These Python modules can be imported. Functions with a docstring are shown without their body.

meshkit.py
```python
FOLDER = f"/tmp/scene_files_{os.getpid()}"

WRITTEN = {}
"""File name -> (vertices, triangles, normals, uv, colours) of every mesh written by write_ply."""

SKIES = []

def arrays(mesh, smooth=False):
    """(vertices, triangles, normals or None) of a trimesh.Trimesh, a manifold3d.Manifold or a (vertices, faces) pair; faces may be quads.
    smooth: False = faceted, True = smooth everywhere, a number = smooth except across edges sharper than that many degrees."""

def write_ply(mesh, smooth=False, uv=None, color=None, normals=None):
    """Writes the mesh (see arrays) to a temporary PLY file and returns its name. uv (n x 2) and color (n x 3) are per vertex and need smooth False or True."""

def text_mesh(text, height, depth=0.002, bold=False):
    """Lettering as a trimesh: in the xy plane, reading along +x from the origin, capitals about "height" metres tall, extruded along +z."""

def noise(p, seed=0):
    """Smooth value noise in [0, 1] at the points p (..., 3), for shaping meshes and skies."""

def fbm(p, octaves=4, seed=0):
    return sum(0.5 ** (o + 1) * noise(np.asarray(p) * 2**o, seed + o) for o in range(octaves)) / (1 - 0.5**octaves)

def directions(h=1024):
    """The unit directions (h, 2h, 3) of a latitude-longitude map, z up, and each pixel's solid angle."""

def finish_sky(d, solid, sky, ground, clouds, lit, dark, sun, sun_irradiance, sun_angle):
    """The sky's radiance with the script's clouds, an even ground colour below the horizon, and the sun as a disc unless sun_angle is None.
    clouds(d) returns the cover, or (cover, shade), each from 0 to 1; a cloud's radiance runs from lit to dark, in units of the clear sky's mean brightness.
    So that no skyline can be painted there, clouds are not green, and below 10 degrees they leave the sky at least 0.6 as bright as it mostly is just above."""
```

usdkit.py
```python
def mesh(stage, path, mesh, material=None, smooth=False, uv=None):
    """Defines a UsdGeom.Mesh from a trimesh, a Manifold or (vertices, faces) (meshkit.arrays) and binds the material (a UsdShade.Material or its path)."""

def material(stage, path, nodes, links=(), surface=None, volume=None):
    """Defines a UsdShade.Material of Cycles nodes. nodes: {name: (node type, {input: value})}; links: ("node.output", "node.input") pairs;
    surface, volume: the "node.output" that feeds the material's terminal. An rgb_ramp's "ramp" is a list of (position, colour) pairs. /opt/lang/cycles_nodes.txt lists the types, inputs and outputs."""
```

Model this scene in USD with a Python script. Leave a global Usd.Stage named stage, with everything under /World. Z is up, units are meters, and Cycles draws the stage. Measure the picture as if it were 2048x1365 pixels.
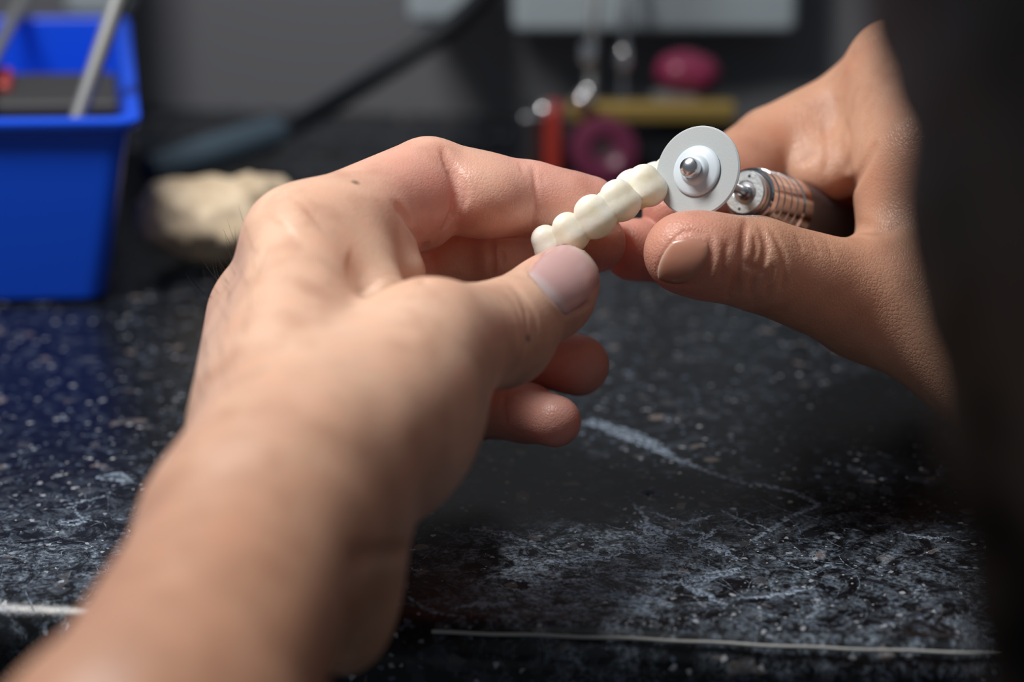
import math, random
from concurrent.futures import ThreadPoolExecutor
import numpy as np, trimesh, manifold3d as m3
import usdkit, meshkit
from pxr import Usd, UsdGeom, UsdLux, UsdShade, Gf, Sdf, Vt

stage = Usd.Stage.CreateInMemory()
UsdGeom.SetStageUpAxis(stage, UsdGeom.Tokens.z)
UsdGeom.SetStageMetersPerUnit(stage, 1.0)
UsdGeom.Xform.Define(stage, '/World')
UsdGeom.Scope.Define(stage, '/World/Looks')
random.seed(7)
rng = np.random.default_rng(7)

# ------------------------------------------------------------------ camera
# all layout below is in millimetres; the camera stands 242 mm above the bench top, 85 mm lens, tilted 20 degrees down
TILT = math.radians(20.0)
CAM = np.array([0.0, 0.0, 992.0])
RT, UP, FW = np.array([1.0, 0, 0]), np.array([0, math.sin(TILT), math.cos(TILT)]), np.array([0, math.cos(TILT), -math.sin(TILT)])
FPX = 85.0 / 36.0 * 2048
TOP = 750.0                                  # bench top height
cam = UsdGeom.Camera.Define(stage, '/World/camera')
cam.AddTranslateOp().Set(Gf.Vec3d(*(CAM / 1000)))
cam.AddRotateXOp().Set(90 - 20.0)
cam.CreateFocalLengthAttr(85.0)
cam.CreateHorizontalApertureAttr(36.0)
cam.CreateVerticalApertureAttr(36.0 * 1365 / 2048)
cam.CreateClippingRangeAttr(Gf.Vec2f(0.01, 100))
cam.CreateFStopAttr(6.2)
cam.CreateFocusDistanceAttr(0.571)
cam.CreateExposureAttr(0.0)

# ------------------------------------------------------------------ light: dim room, one bench lamp above left
dome = UsdLux.DomeLight.Define(stage, '/World/room_light')
dome.CreateIntensityAttr(0.05)
dome.CreateColorAttr(Gf.Vec3f(0.80, 0.90, 1.0))


def area_light(name, at, target, w, h, power, color):
    l = UsdLux.RectLight.Define(stage, '/World/' + name)
    z = np.array(at, float) - np.array(target, float); z /= np.linalg.norm(z)
    x = np.cross([0, 1, 0.01], z); x /= np.linalg.norm(x)
    y = np.cross(z, x)
    m = Gf.Matrix4d(*[float(t) for t in (*x, 0, *y, 0, *z, 0, at[0] / 1000, at[1] / 1000, at[2] / 1000, 1)])
    l.AddTransformOp().Set(m)
    l.CreateWidthAttr(w / 1000); l.CreateHeightAttr(h / 1000)
    l.CreateIntensityAttr(power); l.CreateColorAttr(Gf.Vec3f(*color))
    return l


area_light('bench_lamp', (-215, 548, 1240), (10, 530, 790), 190, 110, 53.0, (1.0, 0.97, 0.94))
area_light('ceiling_panel', (300, 900, 2350), (150, 800, 750), 900, 500, 1.0, (0.86, 0.93, 1.0))


# ------------------------------------------------------------------ helpers
def P(px, py, d):
    """the point seen at a measured position of the photograph, d mm away along the lens axis"""
    return CAM + (px - 1024) / FPX * d * RT - (py - 682.5) / FPX * d * UP + d * FW


def K(x, y, z):
    return CAM + x * RT + y * UP + z * FW


def ground(px, py, z=TOP):
    v = P(px, py, 1.0) - CAM
    return CAM + v * ((z - CAM[2]) / v[2])


def depth_of(p):
    return float(np.dot(np.asarray(p) - CAM, FW))


used = {}


def numbered(path):
    n = used.get(path, -1) + 1
    used[path] = n
    return path if n == 0 else f'{path}_{n:03d}'


def tag(prim, label=None, cat=None, group=None, kind=None):
    p = prim.GetPrim() if hasattr(prim, 'GetPrim') else prim
    for k, v in (('label', label), ('category', cat), ('group', group), ('kind', kind)):
        if v:
            p.SetCustomDataByKey(k, v)
    return prim


def thing(name, at, label, cat, group=None, kind=None):
    x = UsdGeom.Xform.Define(stage, numbered('/World/' + name))
    x.AddTranslateOp().Set(Gf.Vec3d(*(np.asarray(at, float) / 1000)))
    x.base = np.asarray(at, float)
    BASE[str(x.GetPath())] = x.base
    tag(x, label, cat, group, kind)
    return x


BASE = {}


def part(name, mesh, mat, parent, smooth=30, label=None, kind=None, color=None):
    """mesh in world mm -> one Mesh prim under its thing (or under another part)"""
    pp = str(parent.GetPath()) if parent is not None else '/World'
    base = BASE.get(pp, np.zeros(3))
    path = numbered(pp + '/' + name)
    v, f, n = meshkit.arrays(mesh, smooth)
    v = (np.asarray(v) - base) / 1000
    g = UsdGeom.Mesh.Define(stage, path)
    g.CreatePointsAttr(Vt.Vec3fArray.FromNumpy(v.astype(np.float32)))
    g.CreateFaceVertexCountsAttr(Vt.IntArray.FromNumpy(np.full(len(f), 3, np.int32)))
    g.CreateFaceVertexIndicesAttr(Vt.IntArray.FromNumpy(np.asarray(f, np.int32).ravel()))
    g.CreateSubdivisionSchemeAttr('none')
    if n is not None:
        g.CreateNormalsAttr(Vt.Vec3fArray.FromNumpy(n.astype(np.float32)))
        g.SetNormalsInterpolation('vertex')
    if color is not None:
        UsdGeom.PrimvarsAPI(g).CreatePrimvar('tone', Sdf.ValueTypeNames.Color3fArray, 'vertex').Set(Vt.Vec3fArray.FromNumpy(np.asarray(color, np.float32)))
    UsdShade.MaterialBindingAPI.Apply(g.GetPrim()).Bind(M[mat])
    BASE[path] = base
    if label: g.GetPrim().SetCustomDataByKey('label', label)
    if kind: g.GetPrim().SetCustomDataByKey('kind', kind)
    return g


cat_ = trimesh.util.concatenate


def frame(z, hint=(0, 0, 1)):
    z = np.asarray(z, float) / np.linalg.norm(z)
    x = np.cross(hint, z)
    if np.linalg.norm(x) < 1e-6: x = np.cross((1, 0, 0), z)
    x /= np.linalg.norm(x)
    return np.stack([x, np.cross(z, x), z], 1)      # columns


def lathe(profile, origin, axis, seg=64, hint=(0, 0, 1)):
    """profile [(r, z)] swept about axis; closes at r=0 ends"""
    F = frame(axis, hint)
    a = np.linspace(0, 2 * np.pi, seg, endpoint=False)
    pr = np.array(profile, float)
    v = np.stack([np.outer(pr[:, 0], np.cos(a)), np.outer(pr[:, 0], np.sin(a)), np.repeat(pr[:, 1:2], seg, 1)], -1).reshape(-1, 3)
    n, f = len(pr), []
    i = np.arange(seg); j = (i + 1) % seg
    for k in range(n - 1):
        a0, b0, c0, d0 = k * seg + i, k * seg + j, (k + 1) * seg + j, (k + 1) * seg + i
        f.append(np.stack([a0, b0, c0], 1)); f.append(np.stack([a0, c0, d0], 1))
    m = trimesh.Trimesh(np.asarray(origin) + v @ F.T, np.vstack(f), process=False)
    m.merge_vertices(); m.update_faces(m.nondegenerate_faces())
    return m


def tube(pts, r, seg=16):
    pts = np.asarray(pts, float)
    rr = np.broadcast_to(np.asarray(r, float), (len(pts),))
    t = np.gradient(pts, axis=0); t /= np.linalg.norm(t, axis=1, keepdims=True)
    x = np.cross(t[0], [0.3, 0.2, 0.9]); x /= np.linalg.norm(x)
    rings = []
    for k in range(len(pts)):
        x = x - t[k] * np.dot(x, t[k]); x /= np.linalg.norm(x)
        y = np.cross(t[k], x)
        a = np.linspace(0, 2 * np.pi, seg, endpoint=False)
        rings.append(pts[k] + rr[k] * (np.outer(np.cos(a), x) + np.outer(np.sin(a), y)))
    v = np.vstack(rings + [pts[:1], pts[-1:]])
    i = np.arange(seg); j = (i + 1) % seg
    f = []
    for k in range(len(pts) - 1):
        f += [np.stack([k * seg + i, k * seg + j, (k + 1) * seg + j], 1), np.stack([k * seg + i, (k + 1) * seg + j, (k + 1) * seg + i], 1)]
    c0, c1, L = len(v) - 2, len(v) - 1, (len(pts) - 1) * seg
    f += [np.stack([np.full(seg, c0), j, i], 1), np.stack([np.full(seg, c1), L + i, L + j], 1)]
    return trimesh.Trimesh(v, np.vstack(f), process=False)


def spline(pts, n=40):
    from scipy.interpolate import CubicSpline
    pts = np.asarray(pts, float)
    t = np.r_[0, np.cumsum(np.linalg.norm(np.diff(pts, axis=0), axis=1))]
    return CubicSpline(t, pts)(np.linspace(0, t[-1], n))


def tm(man):
    m = man.to_mesh()
    return trimesh.Trimesh(m.vert_properties[:, :3], m.tri_verts, process=False)


def rbox(size, r, at=(0, 0, 0), F=None, seg=12):
    """rounded box, centre at `at`, axes = columns of F"""
    s = np.asarray(size, float) / 2 - r
    ball = m3.Manifold.sphere(r, seg)
    b = m3.Manifold.batch_hull([ball.translate((sx * s[0], sy * s[1], sz * s[2])) for sx in (-1, 1) for sy in (-1, 1) for sz in (-1, 1)])
    m = tm(b)
    F = np.eye(3) if F is None else F
    m.vertices = np.asarray(at) + m.vertices @ F.T
    return m


# ------------------------------------------------------------------ materials
M = {}


def mat(name, nodes, links=(), surface='p.BSDF'):
    M[name] = usdkit.material(stage, '/World/Looks/' + name, nodes, links, surface=surface)


def plain(name, color, rough=0.5, metal=0.0, spec=0.5, bump=0.0, bscale=400.0, **kw):
    nodes = {'p': ('principled_bsdf', {'base_color': color, 'roughness': rough, 'metallic': metal, 'specular_ior_level': spec, **kw})}
    links = []
    if bump:
        nodes.update({'g': ('geometry', {}), 'n': ('noise_texture', {'scale': bscale, 'detail': 4.0}), 'b': ('bump', {'strength': bump, 'distance': 0.0004})})
        links = [('g.position', 'n.vector'), ('n.fac', 'b.height'), ('b.normal', 'p.normal')]
    mat(name, nodes, links)


plain('steel', (0.62, 0.62, 0.64), 0.22, 1.0, bump=0.05, bscale=900)
plain('chrome', (0.80, 0.80, 0.82), 0.09, 1.0)
plain('matte_alloy', (0.66, 0.69, 0.70), 0.34, 1.0, bump=0.12, bscale=1500)
plain('dark_steel', (0.30, 0.31, 0.33), 0.3, 1.0)
plain('dark_hole', (0.01, 0.01, 0.012), 0.6)
plain('grey_anodised', (0.13, 0.125, 0.14), 0.33, 0.35, bump=0.05, bscale=900)
plain('blue_plastic', (0.003, 0.075, 0.70), 0.38, bump=0.06, bscale=300)
plain('brass', (0.40, 0.28, 0.08), 0.42, 0.5, bump=0.1)
plain('red_plastic', (0.36, 0.035, 0.025), 0.4)
plain('magenta_wax', (0.20, 0.018, 0.06), 0.35, bump=0.3, bscale=150)
plain('magenta_plastic', (0.13, 0.02, 0.055), 0.4)
plain('black_rubber', (0.008, 0.010, 0.014), 0.5)
plain('slate_plastic', (0.055, 0.085, 0.115), 0.45)
plain('grey_wall', (0.15, 0.155, 0.17), 0.6, bump=0.1, bscale=60)
plain('white_paint', (0.36, 0.42, 0.46), 0.5)
plain('floor_paint', (0.10, 0.10, 0.10), 0.6, bump=0.1, bscale=30)
plain('black_cloth', (0.006, 0.006, 0.007), 0.9, bump=0.5, bscale=700)
plain('dark_mat', (0.09, 0.085, 0.08), 0.6)
plain('black_hair', (0.006, 0.005, 0.004), 0.55, spec=0.25, bump=0.6, bscale=500)
plain('cloudy_metal', (0.30, 0.31, 0.31), 0.5, 0.6)
plain('charcoal', (0.035, 0.035, 0.037), 0.6)

# abrasive disc: pale fine-grained mineral with faint turning rings (object centred by its own lathe axis)
plain('disc_grit', (0.43, 0.465, 0.475), 0.5, spec=0.4, bump=0.08, bscale=3000)
plain('hub_ceramic', (0.60, 0.68, 0.74), 0.4, spec=0.4)

# zirconia teeth
mat('zirconia', {
    'g': ('geometry', {}), 'n': ('noise_texture', {'scale': 260.0, 'detail': 5.0}), 'r': ('rgb_ramp', {'ramp': [(0.3, (0.80, 0.74, 0.59)), (0.7, (0.88, 0.84, 0.73))]}),
    'n2': ('noise_texture', {'scale': 1500.0, 'detail': 5.0}), 'b': ('bump', {'strength': 0.12, 'distance': 0.0004}),
    'p': ('principled_bsdf', {'roughness': 0.42, 'subsurface_weight': 0.5, 'subsurface_scale': 0.0012, 'subsurface_radius': (1.0, 0.8, 0.5), 'specular_ior_level': 0.35})},
    [('g.position', 'n.vector'), ('n.fac', 'r.fac'), ('r.color', 'p.base_color'), ('g.position', 'n2.vector'), ('n2.fac', 'b.height'), ('b.normal', 'p.normal')])

# plaster
mat('plaster', {
    'g': ('geometry', {}), 'n': ('noise_texture', {'scale': 90.0, 'detail': 6.0}), 'r': ('rgb_ramp', {'ramp': [(0.3, (0.50, 0.38, 0.25)), (0.7, (0.80, 0.66, 0.48))]}),
    'b': ('bump', {'strength': 0.4, 'distance': 0.001}), 'p': ('principled_bsdf', {'roughness': 0.85})},
    [('g.position', 'n.vector'), ('n.fac', 'r.fac'), ('r.color', 'p.base_color'), ('n.fac', 'b.height'), ('b.normal', 'p.normal')])

# skin: per-vertex tone (pink finger ends, tan back of hand), blotches, fine cell relief
mat('skin', {
    'g': ('geometry', {}), 't': ('attribute', {'attribute': 'tone'}),
    'n': ('noise_texture', {'scale': 95.0, 'detail': 4.0}), 'nr': ('rgb_ramp', {'ramp': [(0.32, (0.86, 0.80, 0.78)), (0.5, (1.0, 1.0, 1.0)), (0.72, (1.08, 1.0, 0.98))]}),
    'x': ('mix_color', {'blend_type': 'multiply', 'fac': 1.0, 'use_clamp': False}),
    'v': ('voronoi_texture', {'feature': 'distance_to_edge', 'scale': 1050.0, 'randomness': 1.0}),
    'vm': ('map_range', {'from_min': 0.0, 'from_max': 0.22, 'to_min': 0.0, 'to_max': 1.0, 'clamp': True}),
    'n3': ('noise_texture', {'scale': 800.0, 'detail': 5.0, 'distortion': 0.5}),
    'ad': ('math', {'math_type': 'multiply_add', 'value2': 0.55}), 'gr': ('attribute', {'attribute': 'grain'}), 'ag': ('math', {'math_type': 'multiply'}),
    'b': ('bump', {'strength': 0.25, 'distance': 0.00035}),
    'p': ('principled_bsdf', {'roughness': 0.41, 'subsurface_weight': 0.3, 'subsurface_scale': 0.0022, 'subsurface_radius': (1.0, 0.36, 0.2), 'specular_ior_level': 0.42})},
    [('g.position', 'n.vector'), ('n.fac', 'nr.fac'), ('t.color', 'x.a'), ('nr.color', 'x.b'), ('x.result', 'p.base_color'),
     ('g.position', 'v.vector'), ('v.distance', 'vm.value'), ('vm.result', 'ad.value1'), ('g.position', 'n3.vector'), ('n3.fac', 'ad.value3'), ('ad.value', 'ag.value1'), ('gr.fac', 'ag.value2'), ('ag.value', 'b.height'), ('b.normal', 'p.normal')])

mat('nail', {
    'g': ('geometry', {}), 'n': ('noise_texture', {'scale': 700.0, 'detail': 3.0}), 'b': ('bump', {'strength': 0.06, 'distance': 0.0003}), 't': ('attribute', {'attribute': 'tone'}),
    'p': ('principled_bsdf', {'roughness': 0.24, 'subsurface_weight': 0.4, 'subsurface_scale': 0.0012, 'subsurface_radius': (1, 0.4, 0.3), 'specular_ior_level': 0.5})},
    [('g.position', 'n.vector'), ('n.fac', 'b.height'), ('b.normal', 'p.normal'), ('t.color', 'p.base_color')])

# dusty black granite
C0 = ground(1190, 1150) / 1000
C1 = ground(1700, 1190) / 1000
C2 = ground(60, 1130) / 1000
mat('granite', {
    'g': ('geometry', {}),
    'v': ('voronoi_texture', {'feature': 'f1', 'scale': 330.0}), 'vs': ('separate_color', {}),
    'cr': ('rgb_ramp', {'ramp': [(0.0, (0.003, 0.0035, 0.0045)), (0.62, (0.006, 0.007, 0.0095)), (0.80, (0.012, 0.015, 0.020)), (0.95, (0.028, 0.034, 0.045)), (0.985, (0.05, 0.048, 0.05)), (1.0, (0.16, 0.13, 0.12))]}),
    'v2': ('voronoi_texture', {'feature': 'f1', 'scale': 900.0}), 'v2s': ('separate_color', {}),
    'cr2': ('rgb_ramp', {'ramp': [(0.0, (0, 0, 0)), (0.93, (0, 0, 0)), (0.96, (0.03, 0.04, 0.055)), (0.985, (0.06, 0.08, 0.12)), (1.0, (0.35, 0.36, 0.38))]}),
    'addc': ('mix_color', {'blend_type': 'add', 'fac': 1.0}),
    # dust film
    'd0': ('vector_math', {'math_type': 'distance', 'vector2': tuple(C0)}), 'm0': ('map_range', {'range_type': 'smoothstep', 'from_min': 0.05, 'from_max': 0.0, 'to_min': 0.0, 'to_max': 1.5}),
    'd1': ('vector_math', {'math_type': 'distance', 'vector2': tuple(C1)}), 'm1': ('map_range', {'range_type': 'smoothstep', 'from_min': 0.075, 'from_max': 0.0, 'to_min': 0.0, 'to_max': 0.55}),
    'd2': ('vector_math', {'math_type': 'distance', 'vector2': tuple(C2)}), 'm2': ('map_range', {'range_type': 'smoothstep', 'from_min': 0.06, 'from_max': 0.0, 'to_min': 0.0, 'to_max': 0.5}),
    'mm': ('math', {'math_type': 'maximum'}), 'mm2': ('math', {'math_type': 'maximum'}),
    'nd': ('noise_texture', {'scale': 95.0, 'detail': 10.0, 'roughness': 0.74, 'distortion': 1.6}),
    'ndr': ('map_range', {'from_min': 0.45, 'from_max': 0.66, 'to_min': 0.0, 'to_max': 1.0}),
    'nf': ('noise_texture', {'scale': 800.0, 'detail': 6.0, 'roughness': 0.75}),
    'nfr': ('map_range', {'from_min': 0.44, 'from_max': 0.64, 'to_min': 0.12, 'to_max': 1.7, 'clamp': True}),
    'du': ('math', {'math_type': 'multiply'}), 'du2': ('math', {'math_type': 'multiply'}), 'base': ('math', {'math_type': 'add', 'value2': 0.008}), 'duc': ('math', {'math_type': 'multiply', 'value2': 1.0, 'use_clamp': True}),
    'dm': ('mix_color', {'b': (0.40, 0.50, 0.62)}),
    'rr': ('map_range', {'from_min': 0.0, 'from_max': 0.6, 'to_min': 0.23, 'to_max': 0.75}),
    'b': ('bump', {'strength': 0.18, 'distance': 0.0003}),
    'p': ('principled_bsdf', {'specular_ior_level': 0.32})},
    [('g.position', 'v.vector'), ('v.color', 'vs.color'), ('vs.r', 'cr.fac'), ('g.position', 'v2.vector'), ('v2.color', 'v2s.color'), ('v2s.r', 'cr2.fac'), ('cr.color', 'addc.a'), ('cr2.color', 'addc.b'),
     ('g.position', 'd0.vector1'), ('d0.value', 'm0.value'), ('g.position', 'd1.vector1'), ('d1.value', 'm1.value'), ('g.position', 'd2.vector1'), ('d2.value', 'm2.value'),
     ('m0.result', 'mm.value1'), ('m1.result', 'mm.value2'), ('mm.value', 'mm2.value1'), ('m2.result', 'mm2.value2'), ('mm2.value', 'base.value1'),
     ('g.position', 'nd.vector'), ('nd.fac', 'ndr.value'), ('g.position', 'nf.vector'), ('nf.fac', 'nfr.value'),
     ('base.value', 'du.value1'), ('ndr.result', 'du.value2'), ('du.value', 'du2.value1'), ('nfr.result', 'du2.value2'), ('du2.value', 'duc.value1'),
     ('duc.value', 'dm.fac'), ('addc.result', 'dm.a'), ('dm.result', 'p.base_color'), ('duc.value', 'rr.value'), ('rr.result', 'p.roughness'), ('nf.fac', 'b.height'), ('b.normal', 'p.normal')])
mat('chalk', {
    'g': ('geometry', {}), 'n': ('noise_texture', {'scale': 900.0, 'detail': 5.0}), 'r': ('map_range', {'from_min': 0.40, 'from_max': 0.62, 'to_min': 0.0, 'to_max': 0.75}),
    't': ('transparent_bsdf', {}), 'd': ('diffuse_bsdf', {'color': (0.33, 0.41, 0.52)}), 'm': ('mix_closure', {})},
    [('g.position', 'n.vector'), ('n.fac', 'r.value'), ('r.result', 'm.fac'), ('t.BSDF', 'm.closure1'), ('d.BSDF', 'm.closure2')], surface='m.closure')
mat('smudge', {
    'g': ('geometry', {}), 'n': ('noise_texture', {'scale': 1300.0, 'detail': 5.0, 'roughness': 0.7}), 'r': ('map_range', {'from_min': 0.42, 'from_max': 0.60, 'to_min': 0.0, 'to_max': 0.9}),
    't': ('transparent_bsdf', {}), 'd': ('diffuse_bsdf', {'color': (0.42, 0.52, 0.66)}), 'm': ('mix_closure', {})},
    [('g.position', 'n.vector'), ('n.fac', 'r.value'), ('r.result', 'm.fac'), ('t.BSDF', 'm.closure1'), ('d.BSDF', 'm.closure2')], surface='m.closure')
plain('dust_grain', (0.42, 0.44, 0.46), 0.9)
plain('worn_edge', (0.36, 0.37, 0.36), 0.6, bump=0.5, bscale=900)

# ------------------------------------------------------------------ setting
def flat(name, mesh, m, **kw):
    return tag(part(name, mesh, m, None, **kw), None, None, None, 'structure')


YAW = math.radians(-5.2)
BX = np.array([math.cos(YAW), math.sin(YAW), 0])       # along the bench front
BY = np.array([-math.sin(YAW), math.cos(YAW), 0])      # towards the back
BF = np.stack([BX, BY, [0, 0, 1]], 1)
E0 = ground(1024, 1268)                                # a point on the front edge
BACK = float(np.dot(ground(1024, 232) - E0, BY))       # depth of the bench


def B(u, w, z):
    return E0 + u * BX + w * BY + np.array([0, 0, z - TOP])


flat('floor', rbox((3600, 3200, 40), 2, (0, 600, -20)), 'floor_paint')
flat('wall_back', rbox((3600, 60, 2500), 2, B(0, BACK + 30, 1250), BF), 'grey_wall')

# worktop: rounded front edge
prof = [(0.0, -32), (0.0, -9)] + [(9 - 9 * math.cos(a), -9 + 9 * math.sin(a)) for a in np.linspace(0, math.pi / 2, 8)[1:]] + [(BACK - 1, 0), (BACK - 1, -32)]
pr = np.array(prof)
us = np.array([-900.0, 900.0])
v = np.array([B(u, w, TOP + z) for u in us for w, z in pr])
n = len(pr)
i = np.arange(n); j = (i + 1) % n
f = np.vstack([np.stack([i, i + n, j + n], 1), np.stack([i, j + n, j], 1)])
import shapely.geometry as sg
tri = trimesh.creation.triangulate_polygon(sg.Polygon(pr), engine='earcut')
vv, ff = tri
key = {tuple(np.round(p, 6)): k for k, p in enumerate(pr)}
mp = np.array([key[tuple(np.round(p, 6))] for p in vv])
ff = mp[ff]
slab = trimesh.Trimesh(v, np.vstack([f, ff, ff[:, ::-1] + n]), process=False)
slab.fix_normals()
work = thing('worktop', B(0, 0, TOP - 32), 'black speckled granite worktop with dusty scratched front edge', 'worktop')
part('slab', slab, 'granite', work, smooth=25)
cab = thing('bench_cabinet', B(0, 20, 0), 'dark cabinet front below the granite worktop edge', 'cabinet')
part('body', rbox((1780, BACK - 30, TOP - 33), 3, B(0, BACK / 2 + 10, (TOP - 33) / 2), BF), 'dark_mat', cab)


def ribbon(pts, w, h=0.06):
    """thin raised streak of dust lying on the worktop"""
    pts = np.asarray(pts, float)
    w = np.broadcast_to(np.asarray(w, float), (len(pts),))
    t = np.gradient(pts, axis=0); t[:, 2] = 0; t /= np.linalg.norm(t, axis=1, keepdims=True)
    s = np.stack([-t[:, 1], t[:, 0], 0 * t[:, 0]], 1) * w[:, None] / 2
    up = np.array([0, 0, h])
    v = np.stack([pts - s, pts - s * .6 + up, pts + s * .6 + up, pts + s], 1).reshape(-1, 3)
    f = []
    for k in range(len(pts) - 1):
        for q in range(3):
            a = 4 * k + q
            f += [[a, a + 4, a + 5], [a, a + 5, a + 1]]
    return trimesh.Trimesh(v, f, process=False)


def streak(pxs, w, jit=0.25, n=30):
    g = spline([ground(*p) for p in pxs], n) if len(pxs) > 2 else np.linspace(ground(*pxs[0]), ground(*pxs[1]), n)
    g = g + rng.normal(0, jit, g.shape) * [1, 1, 0] + [0, 0, 0.03]
    ww = np.interp(np.linspace(0, 1, n), np.linspace(0, 1, len(w)), w) * rng.uniform(.6, 1.25, n)
    return ribbon(g, ww)


for pxs, w in [([(1175, 842), (1260, 872), (1345, 915)], (5, 7, 3)), ([(1345, 915), (1420, 945), (1500, 972)], (2, 1.6, 1.6)), ([(1480, 965), (1560, 978), (1640, 1012)], (1.2, 2, 2)),
               ([(1638, 1012), (1590, 1030), (1560, 1042)], (1.2, 1.6, .8)), ([(1580, 1040), (1540, 1060), (1505, 1085)], (1, 1.6, 1.6)), ([(1262, 1000), (1300, 1050), (1330, 1092)], (.8, 1.6, 3)),
               ([(1410, 1080), (1440, 1092), (1475, 1102)], (.7, 2.0, .7)), ([(130, 1010), (170, 1003), (208, 993)], (.5, 1.4, .6)), ([(195, 958), (230, 955), (262, 965)], (2, 6, 2)),
               ([(120, 1045), (150, 1046), (170, 1038)], (2, 4, 2)), ([(150, 1012), (175, 1040), (200, 1045)], (.6, .8, .6)), ([(820, 1195), (870, 1225), (930, 1235)], (.8, 1.4, .8)),
               ([(1185, 1075), (1225, 1110), (1250, 1140)], (.5, .7, .5)), ([(1180, 1180), (1240, 1195), (1300, 1235)], (3, 7, 3)), ([(1290, 990), (1300, 985), (1312, 990)], (4, 5, 4)),
               ([(1560, 1120), (1585, 1132), (1625, 1150)], (.4, .6, .4)), ([(1830, 1205), (1850, 1180), (1858, 1183)], (.4, .6, .4)), ([(1100, 1165), (1160, 1190), (1230, 1180)], (2, 4, 2))]:
    part('chalk_mark', streak(pxs, w), 'chalk', work, smooth=False)
for k in range(26):
    px, py = rng.normal(1240, 150), rng.uniform(1035, 1235)
    a, ln = rng.normal(.15, .5), rng.uniform(25, 90)
    q = [(px - ln * math.cos(a), py - .5 * ln * math.sin(a)), (px, py + rng.normal(0, 4)), (px + ln * math.cos(a), py + .5 * ln * math.sin(a))]
    part('chalk_mark', streak(q, (.3, rng.uniform(.6, 4.0), .3), .45), 'smudge', work, smooth=False)
sc = []
for k in range(340):
    px, py = rng.normal(1330, 280), rng.uniform(1020, 1262)
    if k % 4 == 0: px, py = rng.uniform(0, 320), rng.uniform(900, 1220)
    g = ground(px, py); a = rng.uniform(0, 2 * np.pi); L = rng.uniform(2, 9) * (2.2 if k % 13 == 0 else 1); c = rng.uniform(-.5, .5)
    t = np.linspace(-.5, .5, 7)[:, None]
    sc.append(ribbon(g + [0, 0, .03] + L * t * [math.cos(a), math.sin(a), 0] + c * L * t * t * [-math.sin(a), math.cos(a), 0], (.30 if k % 9 == 0 else .17) * np.cos(t[:, 0] * 2.6)))
part('scratches', cat_(sc), 'chalk', work, smooth=False, kind='stuff', label='fine pale scratches in the dust')
fl = []
for k in range(420):
    px, py = rng.normal(1330, 300), 1260 - abs(rng.normal(0, 130))
    if k % 4 == 0: px, py = rng.uniform(-10, 360), rng.uniform(780, 1225)
    s = rng.uniform(.08, .24) * (2.2 if k % 23 == 0 else 1)
    b = trimesh.creation.icosphere(1, s); b.vertices *= [1.3, 1, .5]; b.vertices += ground(px, py) + [0, 0, s * .3]
    fl.append(b)
part('dust_crumbs', cat_(fl), 'dust_grain', work, kind='stuff', label='pale crumbs of plaster dust')
edge = [B(u, 2.2 + .35 * math.sin(u * .07) + .2 * math.sin(u * .31), TOP - 1.35) for u in np.linspace(-18, 320, 160)]
part('worn_edge_line', tube(edge, .42, 8), 'worn_edge', work, label='pale worn line along the front edge')

# ------------------------------------------------------------------ signed distance kit
def rc(a, ra, b, rb):
    a, b = np.asarray(a, np.float32), np.asarray(b, np.float32); ba = b - a; l2 = float(ba @ ba) + 1e-9
    def d(p):
        pa = p - a
        h = np.clip(pa @ ba / l2, 0, 1)
        q = pa - h[:, None] * ba
        return np.sqrt(np.einsum('ij,ij->i', q, q)) - (ra + (rb - ra) * h)
    return d


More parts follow.
